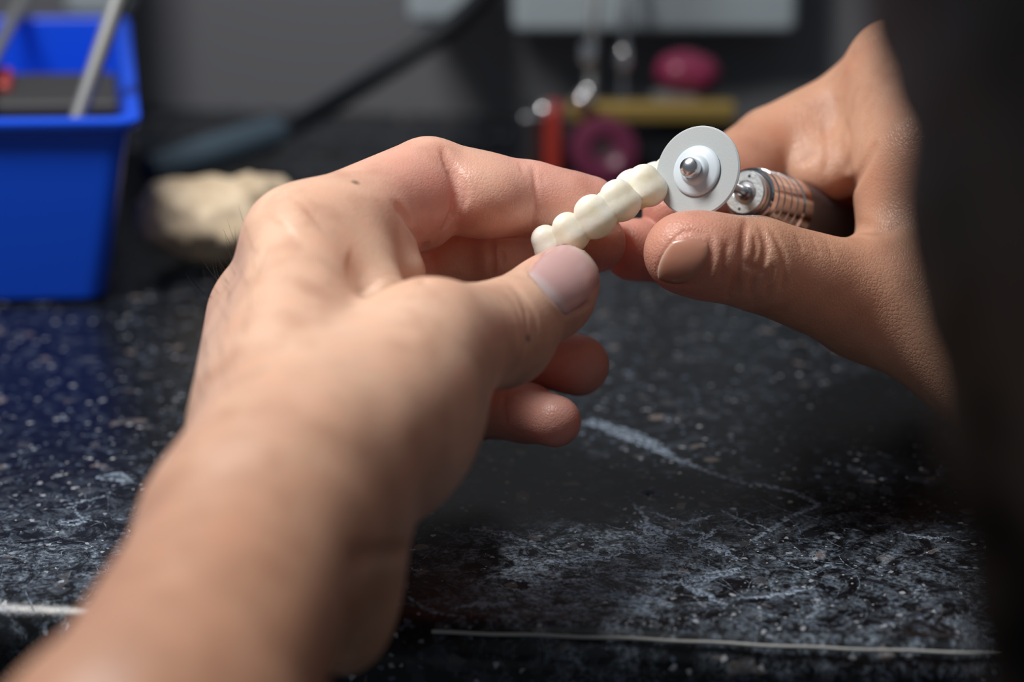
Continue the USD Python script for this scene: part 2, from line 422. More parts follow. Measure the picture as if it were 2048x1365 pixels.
def ell(c, radii, F=None):
    c = np.asarray(c, np.float32); r = np.asarray(radii, np.float32); F = np.eye(3) if F is None else F; F = F.astype(np.float32)
    def d(p):
        q = (p - c) @ F
        k0 = np.linalg.norm(q / r, axis=1); k1 = np.linalg.norm(q / (r * r), axis=1) + 1e-9
        return k0 * (k0 - 1) / k1
    return d


def smin(a, b, k):
    h = np.maximum(k - np.abs(a - b), 0) / k
    return np.minimum(a, b) - h * h * k * .25


def smax(a, b, k):
    return -smin(-a, -b, k)


def blend(prims, k):
    def d(p):
        r = None
        for q in prims:
            q, kk = q if isinstance(q, tuple) else (q, k)
            x = q(p)
            r = x if r is None else smin(r, x, kk)
        return r
    return d


def grooves(fn, items):
    """items: (polyline points on the surface, width, depth>0 groove / <0 ridge)"""
    segs = []
    for pts, w, dep in items:
        pts = np.asarray(pts, np.float32)
        segs.append((pts, w, dep, pts.min(0) - 3.2 * w, pts.max(0) + 3.2 * w))
    def d(p):
        r = fn(p)
        r = np.array(r, np.float32)
        for pts, w, dep, lo, hi in segs:
            k = np.nonzero(np.all((p > lo) & (p < hi), axis=1) & (np.abs(r) < 6))[0]
            if not len(k): continue
            q = p[k]; best = np.full(len(k), 1e9, np.float32); along = np.zeros(len(k), np.float32)
            n = len(pts) - 1
            if n == 0:
                best = ((q - pts[0]) ** 2).sum(1)
                fade = 1
            else:
                for s in range(n):
                    a, ba = pts[s], pts[s + 1] - pts[s]
                    h = np.clip((q - a) @ ba / (ba @ ba + 1e-9), 0, 1)
                    e = q - a - h[:, None] * ba
                    dd = np.einsum('ij,ij->i', e, e)
                    m = dd < best
                    best[m] = dd[m]; along[m] = (s + h[m]) / n
                fade = np.clip(np.minimum(along, 1 - along) * 5 + .15, 0, 1)
            r[k] += dep * np.exp(-best / (w * w)) * fade
        return r
    return d


def clip_plane(fn, o, nrm):
    o = np.asarray(o, np.float32); nrm = np.asarray(nrm, np.float32) / np.linalg.norm(nrm)
    return lambda p: np.maximum(fn(p), (p - o) @ nrm)


POOL = ThreadPoolExecutor(4)


def chunks(fn, p, n=40000):
    return np.concatenate(list(POOL.map(lambda s: fn(p[s:s + n]), range(0, len(p), n)))) if len(p) else np.zeros(0, np.float32)


def cast(fn, pxs, d0=380.0):
    """points of the surface fn seen at the measured photograph positions (misses dropped)"""
    pxs = np.asarray(pxs, float)
    dirs = np.stack([P(x, y, 1.0) - CAM for x, y in pxs]); dirs /= np.linalg.norm(dirs, axis=1, keepdims=True)
    t = np.full(len(pxs), d0)
    for _ in range(110):
        t = t + .8 * fn((CAM + dirs * t[:, None]).astype(np.float32))
    hit = np.abs(fn((CAM + dirs * t[:, None]).astype(np.float32))) < .3
    return CAM + dirs * t[:, None], hit


def grad(fn, p, e=0.15):
    g = np.stack([fn((p + e * np.eye(3)[k]).astype(np.float32)) - fn((p - e * np.eye(3)[k]).astype(np.float32)) for k in range(3)], 1)
    return g / (np.linalg.norm(g, axis=1, keepdims=True) + 1e-9)


def polymesh(fn, lo, hi, h, margin=2.0, project=2, N=8, cuts=()):
    """surface nets of fn = 0 in the box lo..hi with cells of h mm, evaluated only near the surface"""
    lo = np.asarray(lo, float); nb = np.ceil((np.asarray(hi) - lo) / (h * N)).astype(int)
    S = h * N
    bi = np.stack(np.meshgrid(*[np.arange(k) for k in nb], indexing='ij'), -1).reshape(-1, 3)
    cd = chunks(fn, (lo + (bi + .5) * S).astype(np.float32))
    act = np.abs(cd) < .87 * S + margin
    dims = nb * N + 1
    D = np.repeat(np.repeat(np.repeat(cd.reshape(nb), N, 0), N, 1), N, 2).astype(np.float32)
    D = np.pad(D, ((0, 1),) * 3, mode='edge')
    off = np.stack(np.meshgrid(*[np.arange(N + 1)] * 3, indexing='ij'), -1).reshape(-1, 3)
    ids = (bi[act][:, None, :] * N + off[None]).reshape(-1, 3)
    lin = np.unique(np.ravel_multi_index(ids.T, dims))
    gi = np.stack(np.unravel_index(lin, dims), 1)
    D.ravel()[lin] = chunks(fn, (lo + gi * h).astype(np.float32))
    neg = D < 0
    s = neg[:-1, :-1, :-1].astype(np.int8)
    for a, b, c in [(1, 0, 0), (0, 1, 0), (0, 0, 1), (1, 1, 0), (1, 0, 1), (0, 1, 1), (1, 1, 1)]:
        s = s + neg[a:neg.shape[0] - 1 + a, b:neg.shape[1] - 1 + b, c:neg.shape[2] - 1 + c]
    cells = np.argwhere((s > 0) & (s < 8))
    cid = np.full(s.shape, -1, np.int64); cid[tuple(cells.T)] = np.arange(len(cells))
    acc = np.zeros((len(cells), 3)); cnt = np.zeros(len(cells))
    corner = np.array([(x, y, z) for x in (0, 1) for y in (0, 1) for z in (0, 1)])
    val = np.stack([D[tuple((cells + c).T)] for c in corner], 1)
    for a in range(8):
        for b in range(a + 1, 8):
            if np.abs(corner[a] - corner[b]).sum() == 1:
                va, vb = val[:, a], val[:, b]
                m = (va < 0) != (vb < 0)
                t = (va[m] / (va[m] - vb[m]))[:, None]
                acc[m] += corner[a] + t * (corner[b] - corner[a]); cnt[m] += 1
    V = lo + (cells + acc / cnt[:, None]) * h
    quads = []
    for ax in range(3):
        sl0 = [slice(None)] * 3; sl1 = [slice(None)] * 3; sl0[ax] = slice(0, -1); sl1[ax] = slice(1, None)
        e = np.argwhere(neg[tuple(sl0)] != neg[tuple(sl1)])
        o1, o2 = (ax + 1) % 3, (ax + 2) % 3
        e = e[(e[:, o1] > 0) & (e[:, o2] > 0) & (e[:, o1] < s.shape[o1]) & (e[:, o2] < s.shape[o2])]
        u, w = np.zeros(3, int), np.zeros(3, int); u[o1] = 1; w[o2] = 1
        q = np.stack([cid[tuple((e - u - w).T)], cid[tuple((e - w).T)], cid[tuple(e.T)], cid[tuple((e - u).T)]], 1)
        flip = ~neg[tuple(e.T)]
        q[flip] = q[flip][:, ::-1]
        quads.append(q[(q >= 0).all(1)])
    Q = np.vstack(quads)
    for _ in range(project):
        d = chunks(fn, V.astype(np.float32)); g = grad(lambda q: chunks(fn, q), V, .3 * h)
        V = V - np.clip(d, -.5 * h, .5 * h)[:, None] * g
    F3 = np.vstack([Q[:, [0, 1, 2]], Q[:, [0, 2, 3]]])
    for o, nr in cuts:                                     # leave the cut ends open: they meet the next stretch of skin
        nr = np.asarray(nr) / np.linalg.norm(nr)
        F3 = F3[(((V - np.asarray(o)) @ nr) < -.35 * h)[F3].all(1)]
    m = trimesh.Trimesh(V, F3, process=False)
    m.remove_unreferenced_vertices()
    return m


def finger(joints, radii, k=3.0):
    return blend([rc(joints[q], radii[q], joints[q + 1], radii[q + 1]) for q in range(len(joints) - 1)], k)


# ------------------------------------------------------------------ the person
#   left hand: thumb and index pinch the bridge, middle finger steadies it, ring and little finger curl under
L = {}
wristL = P(515, 1080, 455)
L['mcp2'], L['mcp3'], L['mcp4'], L['mcp5'] = P(607, 492, 546), P(572, 570, 572), P(625, 660, 592), P(700, 760, 602)
L['pip2'], L['dip2'], L['tip2'] = P(857, 372, 576), P(1062, 400, 581), P(1178, 412, 585)
L['pip3'], L['dip3'], L['tip3'] = P(880, 530, 597), P(1020, 517, 587), P(1190, 485, 584)
L['pip4'], L['dip4'], L['tip4'] = P(900, 640, 618), P(1050, 705, 606), P(1157, 731, 596)
L['pip5'], L['dip5'], L['tip5'] = P(955, 818, 605), P(1050, 826, 592), P(1110, 843, 582)
L['cmc1'], L['mcp1'], L['ip1'], L['tip1'] = P(640, 960, 470), P(858, 690, 516), P(1004, 668, 541), P(1128, 562, 561)
elbowL = wristL + (P(385, 1400, 402) - P(535, 1075, 455)) / np.linalg.norm(P(385, 1400, 402) - P(535, 1075, 455)) * 245

palmL = blend([
    rc(P(545, 965, 470), 14.5, L['mcp2'], 12.8), (rc(P(525, 980, 476), 14.5, L['mcp3'], 12.5), 9), (rc(P(550, 1010, 484), 14, L['mcp4'], 12), 9), (rc(P(590, 1040, 490), 14, L['mcp5'], 11.5), 9), (rc(P(515, 860, 502), 13, P(532, 640, 554), 13), 9),
    (rc(L['cmc1'], 18, L['mcp1'], 12.6), 12), (ell(P(800, 860, 502), (16, 18, 26), frame(L['mcp1'] - L['cmc1'])), 10),
    (rc(wristL, 20.5, P(560, 960, 470), 16), 14), (rc(wristL, 20.5, wristL + (elbowL - wristL) * .35, 23.5), 10), (rc(wristL + (elbowL - wristL) * .35, 22.5, elbowL, 36), 14),
    (ell(P(690, 1170, 478), (11, 19, 13), frame(P(560, 1300, 440) - P(760, 1000, 500))), 12),
    (rc(L['mcp2'], 12.8, L['pip2'], 11.7), 7), (rc(L['mcp3'], 12, L['pip3'], 10), 5), (rc(L['mcp4'], 11.5, L['pip4'], 9.5), 5), (rc(L['mcp5'], 11, L['pip5'], 8), 5),
    (rc(L['mcp1'], 12.6, L['ip1'], 11.4), 8),
    (ell(P(838, 424, 571), (8.5, 9, 9.5), frame(L['pip2'] - L['mcp2'])), 5),
    (rc(P(760, 600, 535), 6, P(700, 480, 550), 9), 10), (rc(P(758, 437, 557), 6.0, P(797, 545, 553), 6.2), 3.5),
], 9)
f2 = blend([rc(L['pip2'], 11.3, L['dip2'], 8.8), (rc(L['dip2'], 8.8, L['tip2'], 7.3), 3), (ell(P(965, 396, 574), (10, 9.2, 12), frame(L['dip2'] - L['pip2'])), 4), (ell(P(1130, 414, 581), (7.5, 8, 10), frame(L['tip2'] - L['dip2'])), 3)], 3)
f3 = blend([rc(L['pip3'], 9.8, L['dip3'], 8.2), (rc(L['dip3'], 8.2, L['tip3'], 7.4), 3), (ell(P(905, 525, 592), (9.5, 9.5, 8.5), frame(L['dip3'] - L['pip3'])), 3)], 3)
f4 = blend([rc(L['pip4'], 9.3, L['dip4'], 8), (rc(L['dip4'], 8, L['tip4'], 7.6), 3)], 3)
f5 = blend([rc(L['pip5'], 7.6, L['dip5'], 6.9), (rc(L['dip5'], 6.9, L['tip5'], 6.3), 3)], 3)
f1 = blend([rc(L['mcp1'], 12.6, L['ip1'], 11.3), (rc(L['ip1'], 11.3, L['tip1'], 8.3), 4), (ell(P(1100, 600, 556), (10, 9, 11), frame(L['tip1'] - L['ip1'])), 3)], 4)


def left_raw(p):
    r = palmL(p)
    for q, k in ((f2, 1.2), (f3, .8), (f4, .8), (f5, .8), (f1, 1.5)):
        r = smin(r, q(p), k)
    return r


def creases(raw, table):
    out = []
    for pxs, w, dep in table:
        pxs = np.asarray(pxs, float)
        pp = spline(np.c_[pxs, 0 * pxs[:, :1]], max(3, 4 * len(pxs)))[:, :2] if len(pxs) > 2 else pxs
        p, ok = cast(raw, pp)
        p = p[ok]
        if len(p) == 0: continue
        seg = [p[0]]                                   # do not bridge depth jumps
        runs = []
        for q in p[1:]:
            if np.linalg.norm(q - seg[-1]) > 9: runs.append(seg); seg = [q]
            else: seg.append(q)
        runs.append(seg)
        out += [(np.array(r), w, dep) for r in runs if len(r) > 1 or len(pxs) == 1]
    return out


left = grooves(left_raw, creases(left_raw, [
    ([(886, 296), (900, 340), (912, 385), (905, 425), (886, 458)], .8, 2.2), ([(893, 302), (916, 350), (926, 395), (920, 430)], .8, .6), ([(905, 345), (932, 380), (928, 410)], .7, .4),
    ([(1066, 332), (1072, 380), (1070, 425), (1066, 462)], .65, .7), ([(1082, 345), (1088, 370)], .6, .2), ([(1040, 325), (1046, 350)], .6, .2),
    ([(790, 408), (812, 435), (830, 462), (845, 480)], 1.2, 1.4), 
    ([(690, 520), (725, 552), (755, 575)], 4.5, .7), ([(846, 488), (852, 520), (850, 565)], 1.2, 1.2),
    ([(976, 480), (984, 520), (978, 560)], .9, 1.2), ([(1002, 500), (1008, 530)], .7, .4), ([(960, 475), (966, 520)], .6, .25),
    ([(1008, 560), (1048, 610), (1052, 680), (1036, 740)], .75, .5), ([(1030, 575), (1068, 625), (1072, 680)], .7, .45), ([(985, 590), (1026, 640), (1028, 720)], .75, .4), ([(1020, 560), (1058, 615), (1062, 690)], .6, .3), ([(1000, 575), (1036, 620), (1040, 700)], .6, .3),
    ([(1055, 540), (1092, 580), (1131, 626)], .8, .55), ([(1131, 626), (1160, 618), (1184, 604)], .7, .5), ([(1055, 540), (1078, 510), (1104, 500)], .7, .4),
    ([(1046, 536), (1083, 586), (1126, 634)], 1.0, -.35),
    ([(1010, 778), (1006, 815), (1012, 850)], .9, .8),
    ([(560, 455), (620, 430)], 6, -.8), ([(640, 640), (660, 760), (640, 900)], 9, -.8), ([(540, 700), (540, 850)], 7, .6),
    ([(840, 1080), (815, 1105), (770, 1110), (700, 1130)], 2.0, 1.2), ([(690, 1200), (700, 1250), (690, 1320)], 2.0, .8),
]))

#   right hand: pen grip on the handpiece, thumb in front, index over the top, middle finger reaching to the other hand
R = {}
R['tip1'], R['ip1'], R['mcp1'], R['cmc1'] = P(1366, 506, 566), P(1510, 527, 571), P(1740, 604, 588), P(2010, 690, 585)
R['mcp2'], R['pip2'], R['dip2'], R['tip2'] = P(1765, 210, 640), P(1545, 298, 634), P(1420, 372, 618), P(1345, 425, 602)
R['mcp3'], R['pip3'], R['dip3'], R['tip3'] = P(1840, 330, 668), P(1560, 490, 652), P(1400, 505, 622), P(1268, 500, 598)
R['mcp4'], R['pip4'], R['dip4'], R['tip4'] = P(1860, 470, 675), P(1660, 600, 660), P(1620, 600, 632), P(1625, 615, 612)
R['mcp5'], R['pip5'], R['dip5'], R['tip5'] = P(1880, 600, 668), P(1750, 640, 650), P(1720, 640, 630), P(1735, 640, 615)
wristR = K(142, -22, 545)
elbowR = K(310, -95, 320)
palmR = blend([
    rc(wristR, 22, R['mcp2'], 13.5), (rc(wristR, 22, R['mcp3'], 13), 10), (rc(wristR, 22, R['mcp4'], 12.5), 10), (rc(wristR, 21, R['mcp5'], 12), 10),
    (rc(wristR, 23, R['cmc1'], 19), 14), (rc(R['cmc1'], 19, R['mcp1'], 14), 12), (rc(R['mcp1'], 13, R['ip1'], 10.3), 6),
    (rc(R['mcp2'], 13.8, R['pip2'], 11.0), 7), (rc(R['mcp3'], 12.5, R['pip3'], 10), 6), (rc(R['mcp4'], 12, R['pip4'], 9), 5), (rc(R['mcp5'], 11, R['pip5'], 8), 5),
    (rc(P(1850, 340, 612), 14, P(1830, 560, 592), 15), 10), (ell(P(1660, 330, 627), (12, 9, 13), frame(R['pip2'] - R['mcp2'])), 6), (rc(P(1790, 130, 622), 12, P(1880, 320, 600), 20), 12),
    (rc(wristR, 22, wristR + (elbowR - wristR) * .35, 25), 14), (rc(wristR + (elbowR - wristR) * .35, 25, elbowR, 38), 14),
], 10)
g2 = blend([rc(R['pip2'], 11, R['dip2'], 9), (rc(R['dip2'], 9, R['tip2'], 7.5), 3)], 3)
g3 = blend([rc(R['pip3'], 10, R['dip3'], 8.6), (rc(R['dip3'], 8.6, R['tip3'], 7.8), 3)], 3)
g4 = blend([rc(R['pip4'], 9, R['dip4'], 8), (rc(R['dip4'], 8, R['tip4'], 7), 3)], 3)
g5 = blend([rc(R['pip5'], 8, R['dip5'], 7), (rc(R['dip5'], 7, R['tip5'], 6.2), 3)], 3)
g1 = blend([rc(R['mcp1'], 13, R['ip1'], 10.3), (rc(R['ip1'], 10.3, R['tip1'], 9.0), 4), (ell(P(1415, 512, 566), (10.5, 9.8, 13), frame(R['tip1'] - R['ip1'])), 4)], 5)

# handpiece axis: points from the disc back into the grip
AX = 0.511 * RT - 0.145 * UP + 0.844 * FW
AX /= np.linalg.norm(AX)
DISC = P(1396, 343, 571)


def right_raw(p):
    r = palmR(p)
    for q, k in ((g2, 1.2), (g3, .8), (g4, .8), (g5, .8), (g1, 2.0)):
        r = smin(r, q(p), k)
    hand = rc(DISC + 24 * AX, 6.4, DISC + 36 * AX, 8.0)(p)          # the flesh gives way to the handpiece
    hand = np.minimum(hand, rc(DISC + 36 * AX, 8.3, DISC + 150 * AX, 8.95)(p))
    return smax(r, -hand, 1.2)


right = grooves(right_raw, creases(right_raw, [
    ([(1493, 440), (1488, 480), (1482, 520), (1470, 560), (1455, 598)], .85, 1.5), ([(1520, 455), (1532, 490), (1528, 520), (1512, 550), (1505, 595)], .8, 1.5), ([(1490, 520), (1505, 535), (1528, 545), (1515, 575)], .7, 1.1),
    ([(1540, 460), (1566, 505), (1570, 545), (1560, 585)], .8, 1.0), ([(1458, 480), (1448, 520), (1440, 560)], .7, .5), ([(1508, 470), (1512, 500), (1498, 530)], .6, .8), ([(1546, 530), (1540, 560), (1532, 595)], .7, .9), ([(1478, 560), (1470, 590)], .6, .7),
    ([(1590, 470), (1606, 505)], .7, .25), ([(1620, 472), (1640, 510)], .7, .25), ([(1650, 480), (1668, 520)], .7, .2),
    ([(1418, 470), (1424, 520), (1408, 560)], .8, .5), ([(1352, 475), (1332, 505), (1314, 545)], .7, .5), ([(1352, 475), (1385, 462), (1415, 475)], .7, .35), ([(1318, 550), (1360, 572), (1405, 562)], .7, .35),
    ([(1430, 462), (1436, 520), (1416, 570)], 1.0, -.3),
    ([(1692, 388), (1716, 350), (1736, 312), (1754, 280)], 1.8, 1.5), ([(1690, 455), (1720, 450), (1760, 462), (1800, 445)], 1.6, 1.1), ([(1652, 250), (1656, 300), (1650, 350)], 1.3, .5), ([(1690, 240), (1700, 300), (1690, 350)], 1.3, .5),
    ([(1630, 300), (1612, 320), (1600, 328)], 1.0, .5), ([(1730, 200), (1738, 260)], 1.2, .4),
]))

# skin tones
def srgb(*c):
    c = np.array(c) / 255.0
    return np.where(c < .04, c / 12.92, ((c + .055) / 1.055) ** 2.4)


def tones(v, base, pink, tips, extra=(), arm=None):
    c = np.tile(base, (len(v), 1))
    w = np.zeros(len(v))
    for q, r in tips:
        w = np.maximum(w, np.exp(-((v - q) ** 2).sum(1) / (r * r)))
    c = c * (1 - w[:, None]) + pink * w[:, None]
    for q, r, col, a in extra:
        k = a * np.clip(1.6 - np.linalg.norm(v - q, axis=1) / r, 0, 1)[:, None]
        c = c * (1 - k) + np.array(col) * k
    if arm is not None:                              # the forearm is more tanned than the hand
        o, d, t = arm
        k = np.clip(((v - o) @ d + 45) / 90, 0, 1)[:, None]
        c = c * (1 - k) + np.array(t) * k
    nz = meshkit.fbm(v / 11.0, 4, 3)[:, None] - .5
    c = c * (1 + nz * np.array([.22, .34, .38]))
    return np.clip(c, 0, 1)


tanL, pinkL, tanR, pinkR = srgb(210, 172, 148), srgb(212, 154, 142), srgb(194, 148, 122), srgb(198, 138, 124)

whole = [L[k] for k in L] + [wristL]
lo, hi = np.min(whole, 0) - 30, np.max(whole, 0) + 30
dirL = (elbowL - wristL) / np.linalg.norm(elbowL - wristL)
cutL = wristL + dirL * 105
lo, hi = np.minimum(lo, cutL - 34), np.maximum(hi, cutL + 34)
mL = polymesh(clip_plane(left, cutL, dirL), lo, hi, 0.65, cuts=[(cutL, dirL)])
foreL = palmL
pts = [cutL, elbowL]
mLf = polymesh(clip_plane(clip_plane(foreL, cutL - dirL * 4, -dirL), elbowL, dirL), np.min(pts, 0) - 48, np.max(pts, 0) + 48, 2.0, cuts=[(cutL - dirL * 4, -dirL)])
whole = [R[k] for k in R] + [wristR]
lo, hi = np.min(whole, 0) - 30, np.max(whole, 0) + 30
dirR = (elbowR - wristR) / np.linalg.norm(elbowR - wristR)
cutR = wristR + dirR * 10
mR = polymesh(clip_plane(right, cutR, dirR), lo, hi, 0.52, cuts=[(cutR, dirR)])
foreR = palmR
pts = [cutR, elbowR]
mRf = polymesh(clip_plane(clip_plane(foreR, cutR - dirR * 5, -dirR), elbowR, dirR), np.min(pts, 0) - 48, np.max(pts, 0) + 48, 2.5, cuts=[(cutR - dirR * 5, -dirR)])

#   head (right edge of the view, near the lens), trunk and upper arms
HC = K(120.5, 42, 285)                                   # middle of the head
hf = 0.93 * FW - 0.22 * RT - 0.28 * UP; hf /= np.linalg.norm(hf)     # the way the face looks
hx = np.cross(hf, UP); hx /= np.linalg.norm(hx); hu = np.cross(hx, hf)
HF = np.stack([hx, hf, hu], 1)
H = lambda x, y, z: HC + HF @ np.array([x, y, z], float)
neck = K(165, -120, 130)
shL, shR, hip = K(40, -190, -10), K(330, -190, 60), np.array([190.0, -260.0, 470.0])
skull = blend([ell(H(0, -8, 12), (72, 92, 84), HF), (ell(H(0, 28, -52), (50, 48, 50), HF), 24), (rc(H(0, 66, -86), 16, H(0, 60, -70), 20), 20), (ell(H(0, 98, -22), (13, 16, 22), HF), 10), (rc(H(0, 88, 0), 6, H(0, 106, -30), 11), 8),
               (ell(H(24, 84, 8), (13, 8, 8), HF), 6), (ell(H(-24, 84, 8), (13, 8, 8), HF), 6), (ell(H(0, 88, -58), (23, 12, 8), HF), 6),
               (ell(H(-70, -38, -14), (6, 14, 24), HF), 5), (ell(H(72, 2, -14), (6, 17, 30), HF), 5), (rc(H(0, -20, -60), 50, neck, 54), 22)], 14)
skull = grooves(skull, [(np.array([H(-18, 100, -56), H(0, 104, -57), H(18, 100, -56)]), 2.5, 2.5), (np.array([H(-36, 84, 14), H(-24, 92, 12), H(-12, 88, 14)]), 5, 3), (np.array([H(36, 84, 14), H(24, 92, 12), H(12, 88, 14)]), 5, 3)])
trunk = blend([rc(neck, 54, (shL + shR) / 2, 70), (rc(shL, 52, shR, 52), 40), (rc((shL + shR) / 2 + [0, 0, -60], 110, hip, 130), 60), (rc(shL, 48, elbowL, 38), 20), (rc(shR, 48, elbowR, 40), 20)], 30)
torso = blend([skull, (trunk, 20)], 20)
pts = [HC + 120, HC - 120, shL - 70, shR + 70, hip + 150, hip - 150, elbowL, elbowR]
mB = polymesh(torso, np.min(pts, 0) - 40, np.max(pts, 0) + 40, 5.0, margin=8)

person = thing('person', (190, -260, 330), 'person in black leaning in from the right, both hands working on a tooth bridge', 'person')
tipsL = [(L['tip2'], 22), (L['tip3'], 24), (L['tip4'], 26), (L['tip5'], 24), (L['tip1'], 13), (L['dip2'], 18), (P(830, 420, 566), 18)]
mole, _ = cast(left_raw, [(711, 365), (1057, 677)])
cL = tones(mL.vertices, tanL, pinkL, tipsL, [(mole[0], .8, srgb(70, 48, 40), .8), (mole[1], .7, srgb(80, 52, 42), .8)], (wristL, dirL, srgb(186, 142, 116)))
cR = tones(mR.vertices, tanR, pinkR, [(R['tip1'], 14), (R['tip2'], 24), (R['tip3'], 30)])
body = cat_([mL, mLf, mR, mRf, mB])
col = np.vstack([cL, tones(mLf.vertices, srgb(186, 142, 116), pinkL, []), cR, tones(mRf.vertices, tanR, pinkR, []), tones(mB.vertices, tanR, pinkR, [])])
body_prim = part('body', body, 'skin', person, smooth=True, color=col)
grain = np.concatenate([np.full(len(m.vertices), g) for m, g in ((mL, .9), (mLf, .9), (mR, 1.9), (mRf, 1.9), (mB, 1.0))])   # coarser skin on the right hand
UsdGeom.PrimvarsAPI(body_prim).CreatePrimvar('grain', Sdf.ValueTypeNames.FloatArray, 'vertex').Set(Vt.FloatArray.FromNumpy(grain.astype(np.float32)))
part('eye', trimesh.Trimesh(trimesh.creation.icosphere(3, 11).vertices + H(-26, 68, 6), trimesh.creation.icosphere(3, 11).faces, process=False), 'hub_ceramic', person, smooth=True)
part('eye', trimesh.Trimesh(trimesh.creation.icosphere(3, 11).vertices + H(26, 68, 6), trimesh.creation.icosphere(3, 11).faces, process=False), 'hub_ceramic', person, smooth=True)

hair = blend([ell(H(0, -14, 18), (81, 98, 90), HF), (ell(H(-50, -14, -40), (22, 44, 52), HF), 16), (ell(H(56, -14, -44), (24, 46, 62), HF), 16), (ell(H(0, -70, -60), (62, 36, 62), HF), 20), (rc(H(-58, 20, -26), 14, H(-40, 50, -84), 16), 14), (rc(H(60, 20, -30), 16, H(44, 56, -92), 22), 14)], 16)
face = ell(H(8, 118, -30), (52, 58, 78), HF)
earhole = ell(H(-86, -42, -12), (8, 7, 12), HF)
hairf = lambda p: smax(smax(hair(p) + 2.0 * (meshkit.noise(p / 7.0, 4) - .5), -face(p), 8), -earhole(p), 6)
part('hair', polymesh(hairf, HC - 150, HC + 150, 3.0, margin=6), 'black_hair', person, smooth=True, label='black hair')
shirt = blend([rc(neck + [0, -10, -25], 66, (shL + shR) / 2, 78), (rc(shL, 60, shR, 60), 40), (rc((shL + shR) / 2 + [0, 0, -60], 118, hip, 140), 60), (rc(shL, 58, elbowL, 48), 20), (rc(shR, 58, elbowR, 50), 20),
               (rc(elbowL, 48, wristL + (elbowL - wristL) * .72, 40), 14), (rc(elbowR, 50, wristR + (elbowR - wristR) * .45, 42), 14)], 30)
part('shirt', polymesh(lambda p: shirt(p) + 3 * (meshkit.noise(p / 30.0, 9) - .5), np.min(pts, 0) - 90, np.max(pts, 0) + 90, 6.0, margin=10), 'black_cloth', person, smooth=True, label='black long-sleeved top')


vn = mL.vertex_normals
pxv = np.stack([1024 + FPX * ((mL.vertices - CAM) @ RT) / ((mL.vertices - CAM) @ FW), 682.5 - FPX * ((mL.vertices - CAM) @ UP) / ((mL.vertices - CAM) @ FW)], 1)
back = np.nonzero((vn @ RT < -.45) & (pxv[:, 1] > 440) & (pxv[:, 1] < 1000) & (pxv[:, 0] < 600))[0]
pick = rng.choice(back, 150, replace=False)
hp_pts = []
flow = L['mcp2'] - wristL; flow /= np.linalg.norm(flow)
for q in pick:
    nrm = vn[q]; d = flow * .8 + nrm * rng.uniform(.35, .9) + rng.normal(0, .25, 3); d /= np.linalg.norm(d)
    ln = rng.uniform(4, 9)
    hp_pts += [mL.vertices[q] + d * ln * t + flow * ln * .35 * t * t for t in (0, .35, .7, 1.0)]
hc = UsdGeom.BasisCurves.Define(stage, '/World/person/arm_hair')
hc.CreateTypeAttr('linear'); hc.CreateCurveVertexCountsAttr(Vt.IntArray([4] * len(pick)))
hc.CreatePointsAttr(Vt.Vec3fArray.FromNumpy(((np.array(hp_pts) - BASE['/World/person']) / 1000).astype(np.float32)))
hc.CreateWidthsAttr(Vt.FloatArray.FromNumpy(np.tile([.00008, .00007, .00005, .00002], len(pick)).astype(np.float32))); hc.SetWidthsInterpolation('vertex')
UsdShade.MaterialBindingAPI.Apply(hc.GetPrim()).Bind(M['black_hair'])
hc.GetPrim().SetCustomDataByKey('label', 'fine dark hairs on the back of the left hand'); hc.GetPrim().SetCustomDataByKey('kind', 'stuff')


def nail(raw, centre, along, across, tone_bed, tone_tip, lunula=None, n=26, lift=.42, square=.3):
    """nail plate lying on the finger surface: superellipse of measured photograph axes"""
    s = np.linspace(-1, 1, n)
    U, V = np.meshgrid(s, s, indexing='ij')
    k = np.sqrt(1 - .5 * U ** 2), np.sqrt(1 - .5 * V ** 2)
    uu, vv = U * k[1], V * k[0]                       # square to disc
    kx = np.where(V < 0, .22 + square * -V, .22)
    uu, vv = kx * U + (1 - kx) * uu, kx * V + (1 - kx) * vv
    c, a, b = (np.asarray(q, float) for q in (centre, along, across))
    px = c + vv[..., None] * a + uu[..., None] * b
    px = px.reshape(-1, 2)
    for _ in range(14):                               # keep the plate inside the finger's outline
        p, ok = cast(raw, px)
        ok &= np.linalg.norm(p - np.median(p, 0), axis=1) < 16
        if ok.all(): break
        px[~ok] = c + (px[~ok] - c) * .93
    g = grad(raw, p, .8)
    r = np.maximum(np.abs(U), np.abs(V)).ravel()
    bulge = -.10 + lift * (1 - np.clip(r, 0, 1) ** 6) + .28 * np.clip(V.ravel(), 0, 1) ** 4
    top, bot = p + g * bulge[:, None], p - g * .6
    N = n * n
    v = np.vstack([top, bot])
    q = []
    idx = np.arange(N).reshape(n, n)
    for i in range(n - 1):
        for j in range(n - 1):
            a0, b0, c0, d0 = idx[i, j], idx[i + 1, j], idx[i + 1, j + 1], idx[i, j + 1]
            q += [[a0, b0, c0], [a0, c0, d0], [a0 + N, c0 + N, b0 + N], [a0 + N, d0 + N, c0 + N]]
    ring = list(idx[:, 0]) + list(idx[-1, 1:]) + list(idx[-2::-1, -1]) + list(idx[0, -2:0:-1])
    for i in range(len(ring)):
        x, y = ring[i], ring[(i + 1) % len(ring)]
        q += [[x, x + N, y + N], [x, y + N, y]]
    m = trimesh.Trimesh(v, q, process=False)
    m.fix_normals()
    w = np.clip((V.ravel() - .80) / .15, 0, 1)[:, None]
    c_ = tone_bed * (1 - w) + tone_tip * w
    if lunula is not None:
        l = np.clip((-.50 - V.ravel() - .25 * U.ravel() ** 2) / .18, 0, 1)[:, None]
        c_ = c_ * (1 - l) + lunula * l
    return m, np.vstack([c_, c_])


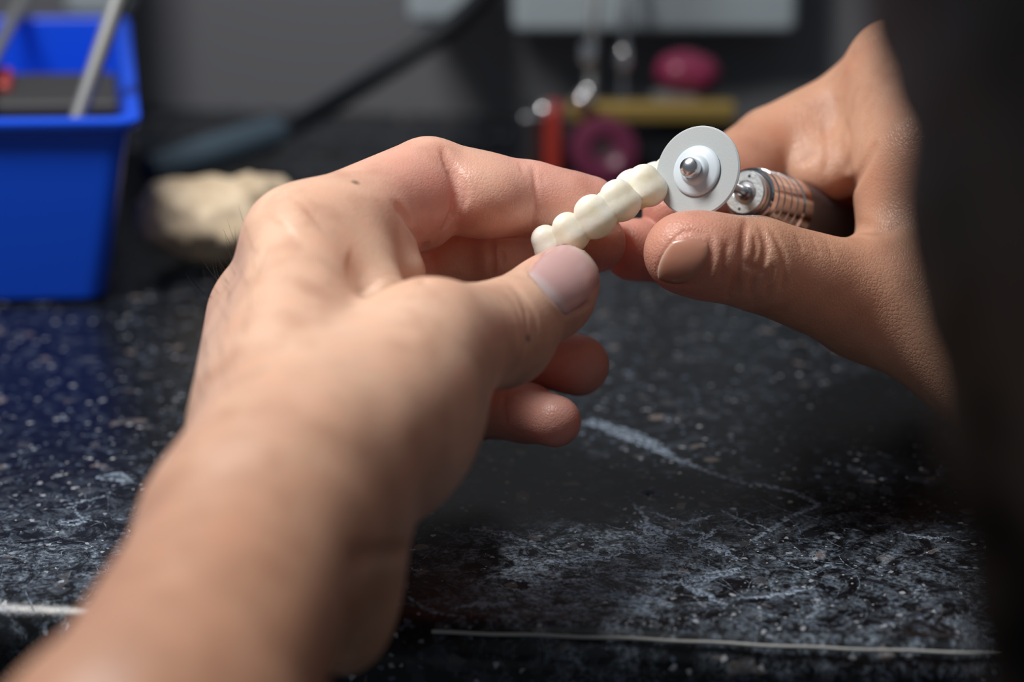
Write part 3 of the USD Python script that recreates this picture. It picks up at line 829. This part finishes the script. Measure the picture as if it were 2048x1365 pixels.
nm, nc = nail(left_raw, (1131, 553), (44, -44), (46, 46), srgb(220, 164, 160), srgb(226, 196, 182), srgb(224, 184, 182))
part('thumbnail', nm, 'nail', person, smooth=True, color=nc)
nm, nc = nail(right_raw, (1368, 522), (-46, -2), (-19, 47), srgb(206, 134, 112), srgb(214, 164, 146), square=-.1)
part('thumbnail', nm, 'nail', person, smooth=True, color=nc)

# ------------------------------------------------------------------ tooth bridge
TW = [((1096, 490), 570.5, 3.5, 4.2), ((1141, 466), 568, 3.8, 4.4), ((1190, 434), 567, 4.4, 4.8), ((1240, 402), 568.5, 4.4, 4.6), ((1294, 372), 574, 4.7, 4.7), ((1345, 352), 582, 4.6, 4.5)]
ch = lambda k: P(*TW[min(k + 1, 5)][0], TW[min(k + 1, 5)][1]) - P(*TW[max(k - 1, 0)][0], TW[max(k - 1, 0)][1])
bridge = thing('tooth_bridge', P(1190, 440, 572), 'cream zirconia bridge of joined teeth pinched between thumb and fingers', 'dental bridge')
crowns = []
cuts = []
for k, ((px, py), d, hw, hh) in enumerate(TW):
    c = P(px, py, d)
    x = ch(k); x /= np.linalg.norm(x)
    up = -.49 * RT * 1.0 + .87 * UP; up = up - x * (up @ x); up /= np.linalg.norm(up)
    z = np.cross(x, up)                              # towards the camera or away
    if z @ FW > 0: z = -z
    F = np.stack([x, up, z], 1)
    A = lambda a, b, e: c + F @ np.array([a, b, e], float)
    tooth = blend([ell(A(0, 0, 0), (hw - .05, hh + .2, 3.5), F), (ell(A(0, hh * .56, -.2), (hw * .78, hh * .52, 3.2), F), 1.6), (ell(A(0, -hh * .42, .2), (hw * 1.05, hh * .50, 3.0), F), 2.0), (ell(A(1.0 if k == 4 else .2, hh * (.66 if k >= 4 else .35), -5.0), (hw * .95, hh * .6, 3.4), F), 1.6), (ell(A(0, -hh * .3, -4.5), (hw * .9, hh * .6, 3.4), F), 2.0)], 1.5)
    tooth = grooves(tooth, [(np.array([A(-hw, hh * .95, -2.6), A(0, hh * .8, -2.4), A(hw, hh * .95, -2.6)]), .9, .6)])
    crowns.append((tooth, c, F))
part_lo = np.array([c for _, c, _ in crowns])


def bridge_f(p):
    r = None
    for t, _, _ in crowns:
        x = t(p)
        r = x if r is None else smin(r, x, .35)
    return r + .14 * (meshkit.fbm(p / 2.2, 2, 2) - .5)


def tooth_owner(v):
    return np.argmin(np.stack([t(v.astype(np.float32)) for t, _, _ in crowns]), 0)


bm = polymesh(bridge_f, part_lo.min(0) - 12, part_lo.max(0) + 12, 0.3, margin=1.5)
own = tooth_owner(bm.vertices)
fo = np.array([np.bincount(r, minlength=6).argmax() for r in own[bm.faces]])
for k in range(6):
    sub = trimesh.Trimesh(bm.vertices, bm.faces[fo == k], process=False)
    sub.remove_unreferenced_vertices()
    part('tooth', sub, 'zirconia', bridge, smooth=True)

# ------------------------------------------------------------------ handpiece with cutting disc
hp = thing('dental_handpiece', DISC, 'chrome and grey dental handpiece with pale cutting disc, held in the right hand', 'rotary tool')
disc = part('cutting_disc', lathe([(0, .35), (10.6, .35), (11, .1), (11, -.1), (10.6, -.35), (0, -.35)], DISC, AX, 128), 'disc_grit', hp, label='thin pale grey cutting disc')
part('hub', lathe([(0, -2.9), (2.6, -2.85), (3.2, -2.5), (3.7, -1.7), (4.3, -1.45), (5.4, -1.3), (5.9, -1.0), (6.1, -.75), (6.1, -.55), (5.9, -.35), (0, -.35)], DISC, AX, 96), 'hub_ceramic', disc, label='pale blue-white clamping hub')
part('washer', lathe([(0, .35), (4.6, .35), (5.0, .7), (4.4, 1.6), (2.4, 2.4), (0, 2.4)], DISC, AX, 64), 'hub_ceramic', disc)
part('screw_head', lathe([(0, -6.0), (.9, -5.85), (1.5, -5.7), (2.1, -5.35), (2.4, -4.8), (2.45, -2.6), (0, -2.6)], DISC, AX, 48), 'steel', hp, label='rounded steel screw head')
part('mandrel', lathe([(0, 2.3), (1.25, 2.3), (1.25, 27.5), (0, 27.5)], DISC, AX, 32), 'steel', hp)
Z0 = 25.5
O = DISC + Z0 * AX
part('collet', lathe([(1.25, 1.5), (1.25, -1.0), (1.5, -1.25), (1.85, -1.05), (1.95, .25), (2.85, .35), (2.92, 1.5)], O, AX, 64), 'steel', hp, label='steel collet around the mandrel')
nose = tm(m3.Manifold.revolve(m3.CrossSection([[(2.9, .9), (2.9, .15), (3.2, -.1), (5.1, -.1), (5.45, .15), (5.6, .6), (5.6, 4.5), (2.9, 4.5)]]), 96).rotate((0, 0, 0)))
holes = []
Fh = frame(AX)
man = m3.Manifold.revolve(m3.CrossSection([[(2.9, .9), (2.9, .15), (3.2, -.1), (5.1, -.1), (5.45, .15), (5.6, .6), (5.6, 4.5), (2.9, 4.5)]]), 96)
up2 = Fh.T @ (0.30 * RT + 0.95 * UP); ang = math.atan2(up2[1], up2[0])
for s in (0, math.pi):
    man = man - m3.Manifold.cylinder(3, .42, .42, 20, True).translate((4.2 * math.cos(ang + s), 4.2 * math.sin(ang + s), 0))
nose = tm(man); nose.vertices = O + nose.vertices @ Fh.T
part('nose_cap', nose, 'matte_alloy', hp, label='matte silver nose with two pin holes')
part('neck_ring', lathe([(5.0, 1.2), (5.75, 1.3), (5.95, 1.7), (5.95, 3.2), (5.0, 3.2)], O, AX, 72), 'dark_steel', hp, label='knurled dark ring')
pr = [(4.5, 2.6), (6.3, 2.6), (6.8, 2.9), (7.05, 5.0)]
z = 5.0
for k in range(4):
    w = (2.2, 3.0, 2.5, 2.5)[k]
    pr += [(7.28 + .26 * k, z - .1), (7.4 + .26 * k, z + w), (7.34 + .26 * k, z + w + .1), (7.0 + .26 * k, z + w + .18), (7.0 + .26 * k, z + w + .4)]
    z += w + .6
pr += [(8.45, z + .2), (8.6, z + 4.6), (8.45, z + 4.9), (7.5, z + 4.9)]
part('grip_sleeve', lathe(pr, O, AX, 96), 'chrome', hp, smooth=20, label='polished ringed grip sleeve')
zb = z + 4.7
part('barrel', lathe([(7.4, zb), (8.35, zb + .1), (8.5, zb + .5), (8.7, zb + 20), (8.7, zb + 75), (8.2, zb + 82), (6.0, zb + 86), (0, zb + 86)], O, AX, 96), 'grey_anodised', hp, label='dark grey barrel')

# ------------------------------------------------------------------ blue bin with instruments
g0 = ground(214, 606)
fx = np.array([math.cos(math.radians(2)), math.sin(math.radians(2)), 0]); fy = np.array([-math.sin(math.radians(10)), math.cos(math.radians(10)), 0])
# height so that the rim is seen at y=238
Hb = 0
for hh in np.arange(30, 110, .5):
    q = g0 + hh * np.array([0, 0, 1]) + fx * (hh * .18) - fy * (hh * .05)
    if 682.5 - FPX * ((q - CAM) @ UP) / ((q - CAM) @ FW) < 236: Hb = hh; break
Wb, Db = 150.0, 135.0


def tray_corner(sx, sy, t, inset=0.0):
    """corner of the tapered bin at height fraction t"""
    fl = Hb * t
    c = g0.copy()
    x = (fl * .18 - inset) if sx else (-Wb - fl * .18 + inset)
    y = (Db + fl * .05 - inset) if sy else (-fl * .05 + inset)
    return c + fx * x + fy * y + np.array([0, 0, fl])


def ringpoly(t, inset, r=7.0, n=5, dz=0.0):
    cs = [tray_corner(0, 0, t, inset), tray_corner(1, 0, t, inset), tray_corner(1, 1, t, inset), tray_corner(0, 1, t, inset)]
    out = []
    for k in range(4):
        a, b, c = cs[k - 1], cs[k], cs[(k + 1) % 4]
        u, w = (a - b) / np.linalg.norm(a - b), (c - b) / np.linalg.norm(c - b)
        for s in np.linspace(0, 1, n):
            out.append(b + u * r * (1 - s) ** 2 + w * r * s ** 2 + [0, 0, dz])
    return np.array(out)


rings = [ringpoly(0, 3), ringpoly(.03, .4), ringpoly(.5, 0), ringpoly(.93, 0), ringpoly(.935, -2.2), ringpoly(.96, -3.0), ringpoly(.99, -2.8), ringpoly(1, -1.8), ringpoly(1, 1.2), ringpoly(.98, 2.0), ringpoly(.5, 2.2), ringpoly(.05, 2.4)]
n = len(rings[0]); v = np.vstack(rings); f = []
for k in range(len(rings) - 1):
    i = np.arange(n); j = (i + 1) % n
    f += [np.stack([k * n + i, k * n + j, (k + 1) * n + j], 1), np.stack([k * n + i, (k + 1) * n + j, (k + 1) * n + i], 1)]
v = np.vstack([v, rings[0].mean(0), rings[-1].mean(0)])
i = np.arange(n); j = (i + 1) % n; L0 = (len(rings) - 1) * n
f += [np.stack([np.full(n, len(v) - 2), j, i], 1), np.stack([np.full(n, len(v) - 1), L0 + i, L0 + j], 1)]
binm = trimesh.Trimesh(v, np.vstack(f), process=False)
bin_ = thing('storage_bin', g0 - fx * Wb / 2 + fy * Db / 2, 'blue plastic open bin with rolled rim on the worktop at left', 'bin')
part('body', binm, 'blue_plastic', bin_, smooth=40)
zin = lambda px, py, h: ground(px, py, TOP + h)
rod = thing('instrument_rod', zin(158, 226, Hb * .9), 'long grey steel rod leaning over the front rim of the blue bin', 'instrument')
a, b = tray_corner(1, 0, .2, 10) - fx * 62 + fy * 6, None
p0 = P(155, 238, depth_of(tray_corner(1, 0, 1)) + 13); p1 = P(250, -40, depth_of(tray_corner(1, 0, 1)) + 18)
pd = (p1 - p0) / np.linalg.norm(p1 - p0)
part('shaft', tube([p0 - pd * 12, p0, p0 + (p1 - p0) * .6, p1, p1 + pd * 60], [1.9, 2.5, 2.7, 2.9, 2.9]), 'cloudy_metal', rod, smooth=True)
part('tip', tube([p0 - pd * 24, p0 - pd * 18, p0 - pd * 12], [.6, 1.3, 1.9]), 'steel', rod, smooth=True)
p0 = P(-20, 130, depth_of(tray_corner(1, 0, 1)) + 50); p1 = P(60, -30, depth_of(tray_corner(1, 1, 1)) + 20)
pd = (p1 - p0) / np.linalg.norm(p1 - p0)
rod2 = thing('instrument_rod', p0, 'short grey rod standing in the far left corner of the blue bin', 'instrument')
part('shaft', tube([p0 - pd * 45, p0, p1, p1 + pd * 40], [1.6, 2.2, 2.4, 2.4]), 'cloudy_metal', rod2, smooth=True)
part('tip', tube([p0 - pd * 62, p0 - pd * 45], [.5, 1.6]), 'steel', rod2, smooth=True)
bf = np.stack([fx, fy, [0, 0, 1]], 1)
blk = thing('polishing_block', P(75, 205, 775), 'dark grey flat block lying inside the blue bin', 'block')
part('body', rbox((54, 40, 16), 2, P(70, 222, 775), bf), 'charcoal', blk)
er = thing('red_block', P(0, 175, 780), 'small red block at the left inside the blue bin', 'block')
part('body', rbox((20, 22, 14), 2.5, P(-34, 190, 778), bf), 'red_plastic', er)

# ------------------------------------------------------------------ plaster cast behind the left hand
gc = ground(430, 548)
dc = depth_of(gc)
cast_ = thing('plaster_cast', gc, 'beige plaster dental cast lying on the worktop behind the hand', 'dental cast')
sc_ = dc / FPX
cx = lambda px, py, o=0.0: P(px, py, dc + o)
pl = blend([rc(cx(330, 420, 6), 8.5, cx(500, 420, 8), 9.5), (ell(cx(430, 430, 10), (21, 20, 11)), 6), (rc(cx(510, 390, 6), 8, cx(555, 380, 12), 6), 5), (rc(cx(460, 470, 4), 6, cx(560, 440, 12), 8), 5),
            (rc(cx(315, 440, 6), 5, cx(340, 480, 8), 4), 3), (rc(cx(370, 470, 3), 5, cx(400, 480, 3), 5), 3), (rc(cx(430, 490, 4), 4.5, cx(455, 512, 6), 2.8), 3), (rc(cx(345, 480, 10), 4.5, cx(350, 500, 10), 3), 3)], 5)
pm = polymesh(lambda p: pl(p) + 6.5 * (meshkit.fbm(p / 8.0, 4, 5) - .5), gc - [40, 25, 30], gc + [45, 60, 60], 1.2, margin=4)
pm.vertices[:, 2] += TOP - pm.vertices[:, 2].min()
part('body', pm, 'plaster', cast_, smooth=True)

# ------------------------------------------------------------------ hose and its grey nozzle
wd = lambda px, py, d: P(px, py, d)
h0, h1 = P(300, 345, 850), P(560, 262, 890)
hz = spline([h1 - (h1 - h0) * .05, h1, P(640, 222, 880), P(780, 135, 860), P(930, 30, 850), P(1010, -60, 840), P(1100, -220, 830), P(1230, -520, 880), P(1300, -720, 960)], 60)
noz = thing('suction_hose', h0, 'black hose with a slate grey tubular nozzle running up across the back', 'hose')
part('hose', tube(hz, 3.9, 20), 'black_rubber', noz, smooth=True)
part('nozzle', tube([h0, h0 + (h1 - h0) * .03, h0 + (h1 - h0) * .5, h0 + (h1 - h0) * .95, h1], [5, 6.3, 6.6, 6.3, 5]), 'slate_plastic', noz, smooth=40, label='slate grey nozzle')

# ------------------------------------------------------------------ articulator
ad = 872.0
A_ = lambda px, py, o=0.0: P(px, py, ad + o)
s_ = ad / FPX
base_g = ground(1290, 350); 
art = thing('articulator', A_(1280, 345), 'brass and chrome dental articulator with red side plate and magenta wheel', 'articulator')
VF = np.stack([RT, [0, 1, 0], [0, 0, 1]], 1).astype(float)
part('crossbar', rbox((335 * s_, 9, 36 * s_), 1.2, A_(1302, 222), VF), 'brass', art, label='brass crossbar')
part('housing', rbox((330 * s_, 30, 150 * s_), 2, A_(1305, 312, 22), VF), 'black_rubber', art, label='dark housing below the crossbar')
part('side_plate', rbox((34 * s_, 16, 135 * s_), 1.5, A_(1106, 275, -3), VF), 'red_plastic', art, label='red side plate')
part('end_bracket', rbox((46 * s_, 18, 130 * s_), 2, A_(1062, 280, 8), VF), 'dark_steel', art)
wa = np.array([0.15, -.95, .2])
part('wheel', lathe([(3.2, 4), (4.0, 4.4), (11.2, 4.4), (12.0, 3.4), (12.2, 0), (11.6, -3.6), (6.5, -4.2), (4.4, -2.6), (3.2, -2.4), (3.2, 4)], A_(1207, 300, -10), -wa, 48), 'magenta_plastic', art, label='magenta wheel')
part('axle', lathe([(0, -2), (3.2, -2), (3.2, 14), (0, 14)], A_(1207, 300, -10), -wa, 24), 'dark_steel', art)
for px, w, y1, o in ((1188, 21, -60, 10), (1253, 17, -60, 18)):
    q0, q1 = A_(px - 8, 205, o), A_(px + 4, y1, o)
    part('post', tube([q0, q0 + (q1 - q0) * .5, q1], w * s_ * .5, 20), 'cloudy_metal' if px < 1200 else 'dark_steel', art, smooth=True, label='slender chrome post' if px < 1200 else None)
    for py, rr in ((108, 17), (195, 16)) if px < 1200 else ((118, 16),):
        part('lock_nut', lathe([(0, -4), (2.0, -4), (rr * s_, -2.4), (rr * s_, 2.4), (2.0, 4), (0, 4)], A_(px - 12 if px < 1200 else px - 6, py, o - 4), UP, 24), 'chrome', art)
for q in ((1165, 201), (1088, 222)):
    b = trimesh.creation.icosphere(3, 3.4); b.vertices += A_(q[0], q[1], -10)
    part('ball_screw', b, 'chrome', art, smooth=True, label='shiny round screw head')
part('seat', rbox((90 * s_, 14, 16 * s_), 1, A_(1350, 197, 12), VF), 'cloudy_metal', art, label='small grey seat')
wax = thing('wax_block', A_(1376, 185, 14), 'rounded magenta wax lump resting on top of the articulator', 'wax')
wx = blend([ell(A_(1376, 145, 14), (11.5, 9, 7.0)), (ell(A_(1360, 136, 14), (8, 8, 5.5)), 3), (ell(A_(1400, 152, 14), (7, 8, 6)), 3)], 3)
wm = polymesh(lambda p: wx(p) + 1.2 * (meshkit.fbm(p / 5.0, 2, 8) - .5), A_(1376, 145, 14) - 16, A_(1376, 145, 14) + 16, .9)
part('body', wm, 'magenta_wax', wax, smooth=True)

# ------------------------------------------------------------------ pale boxes at the back
dw = depth_of(ground(1300, 90)) * .9
q = P(1310, 0, 915)
bx = thing('wall_box', q, 'pale grey-white box mounted along the back wall at top right', 'box')
part('body', rbox((565 * 915 / FPX, 40, 60), 4, P(1308, -110, 915), VF), 'white_paint', bx)
bx2 = thing('wall_box', q, 'small pale box on the back wall left of the long one', 'box')
part('body', rbox((135 * 905 / FPX, 34, 40), 4, P(885, -75, 905), VF), 'white_paint', bx2)
bx3 = thing('paper_pack', P(190, 0, 905), 'white pack standing behind the blue bin', 'pack')
part('body', rbox((130 * 905 / FPX, 30, 60), 6, P(195, -130, 905), VF), 'white_paint', bx3)
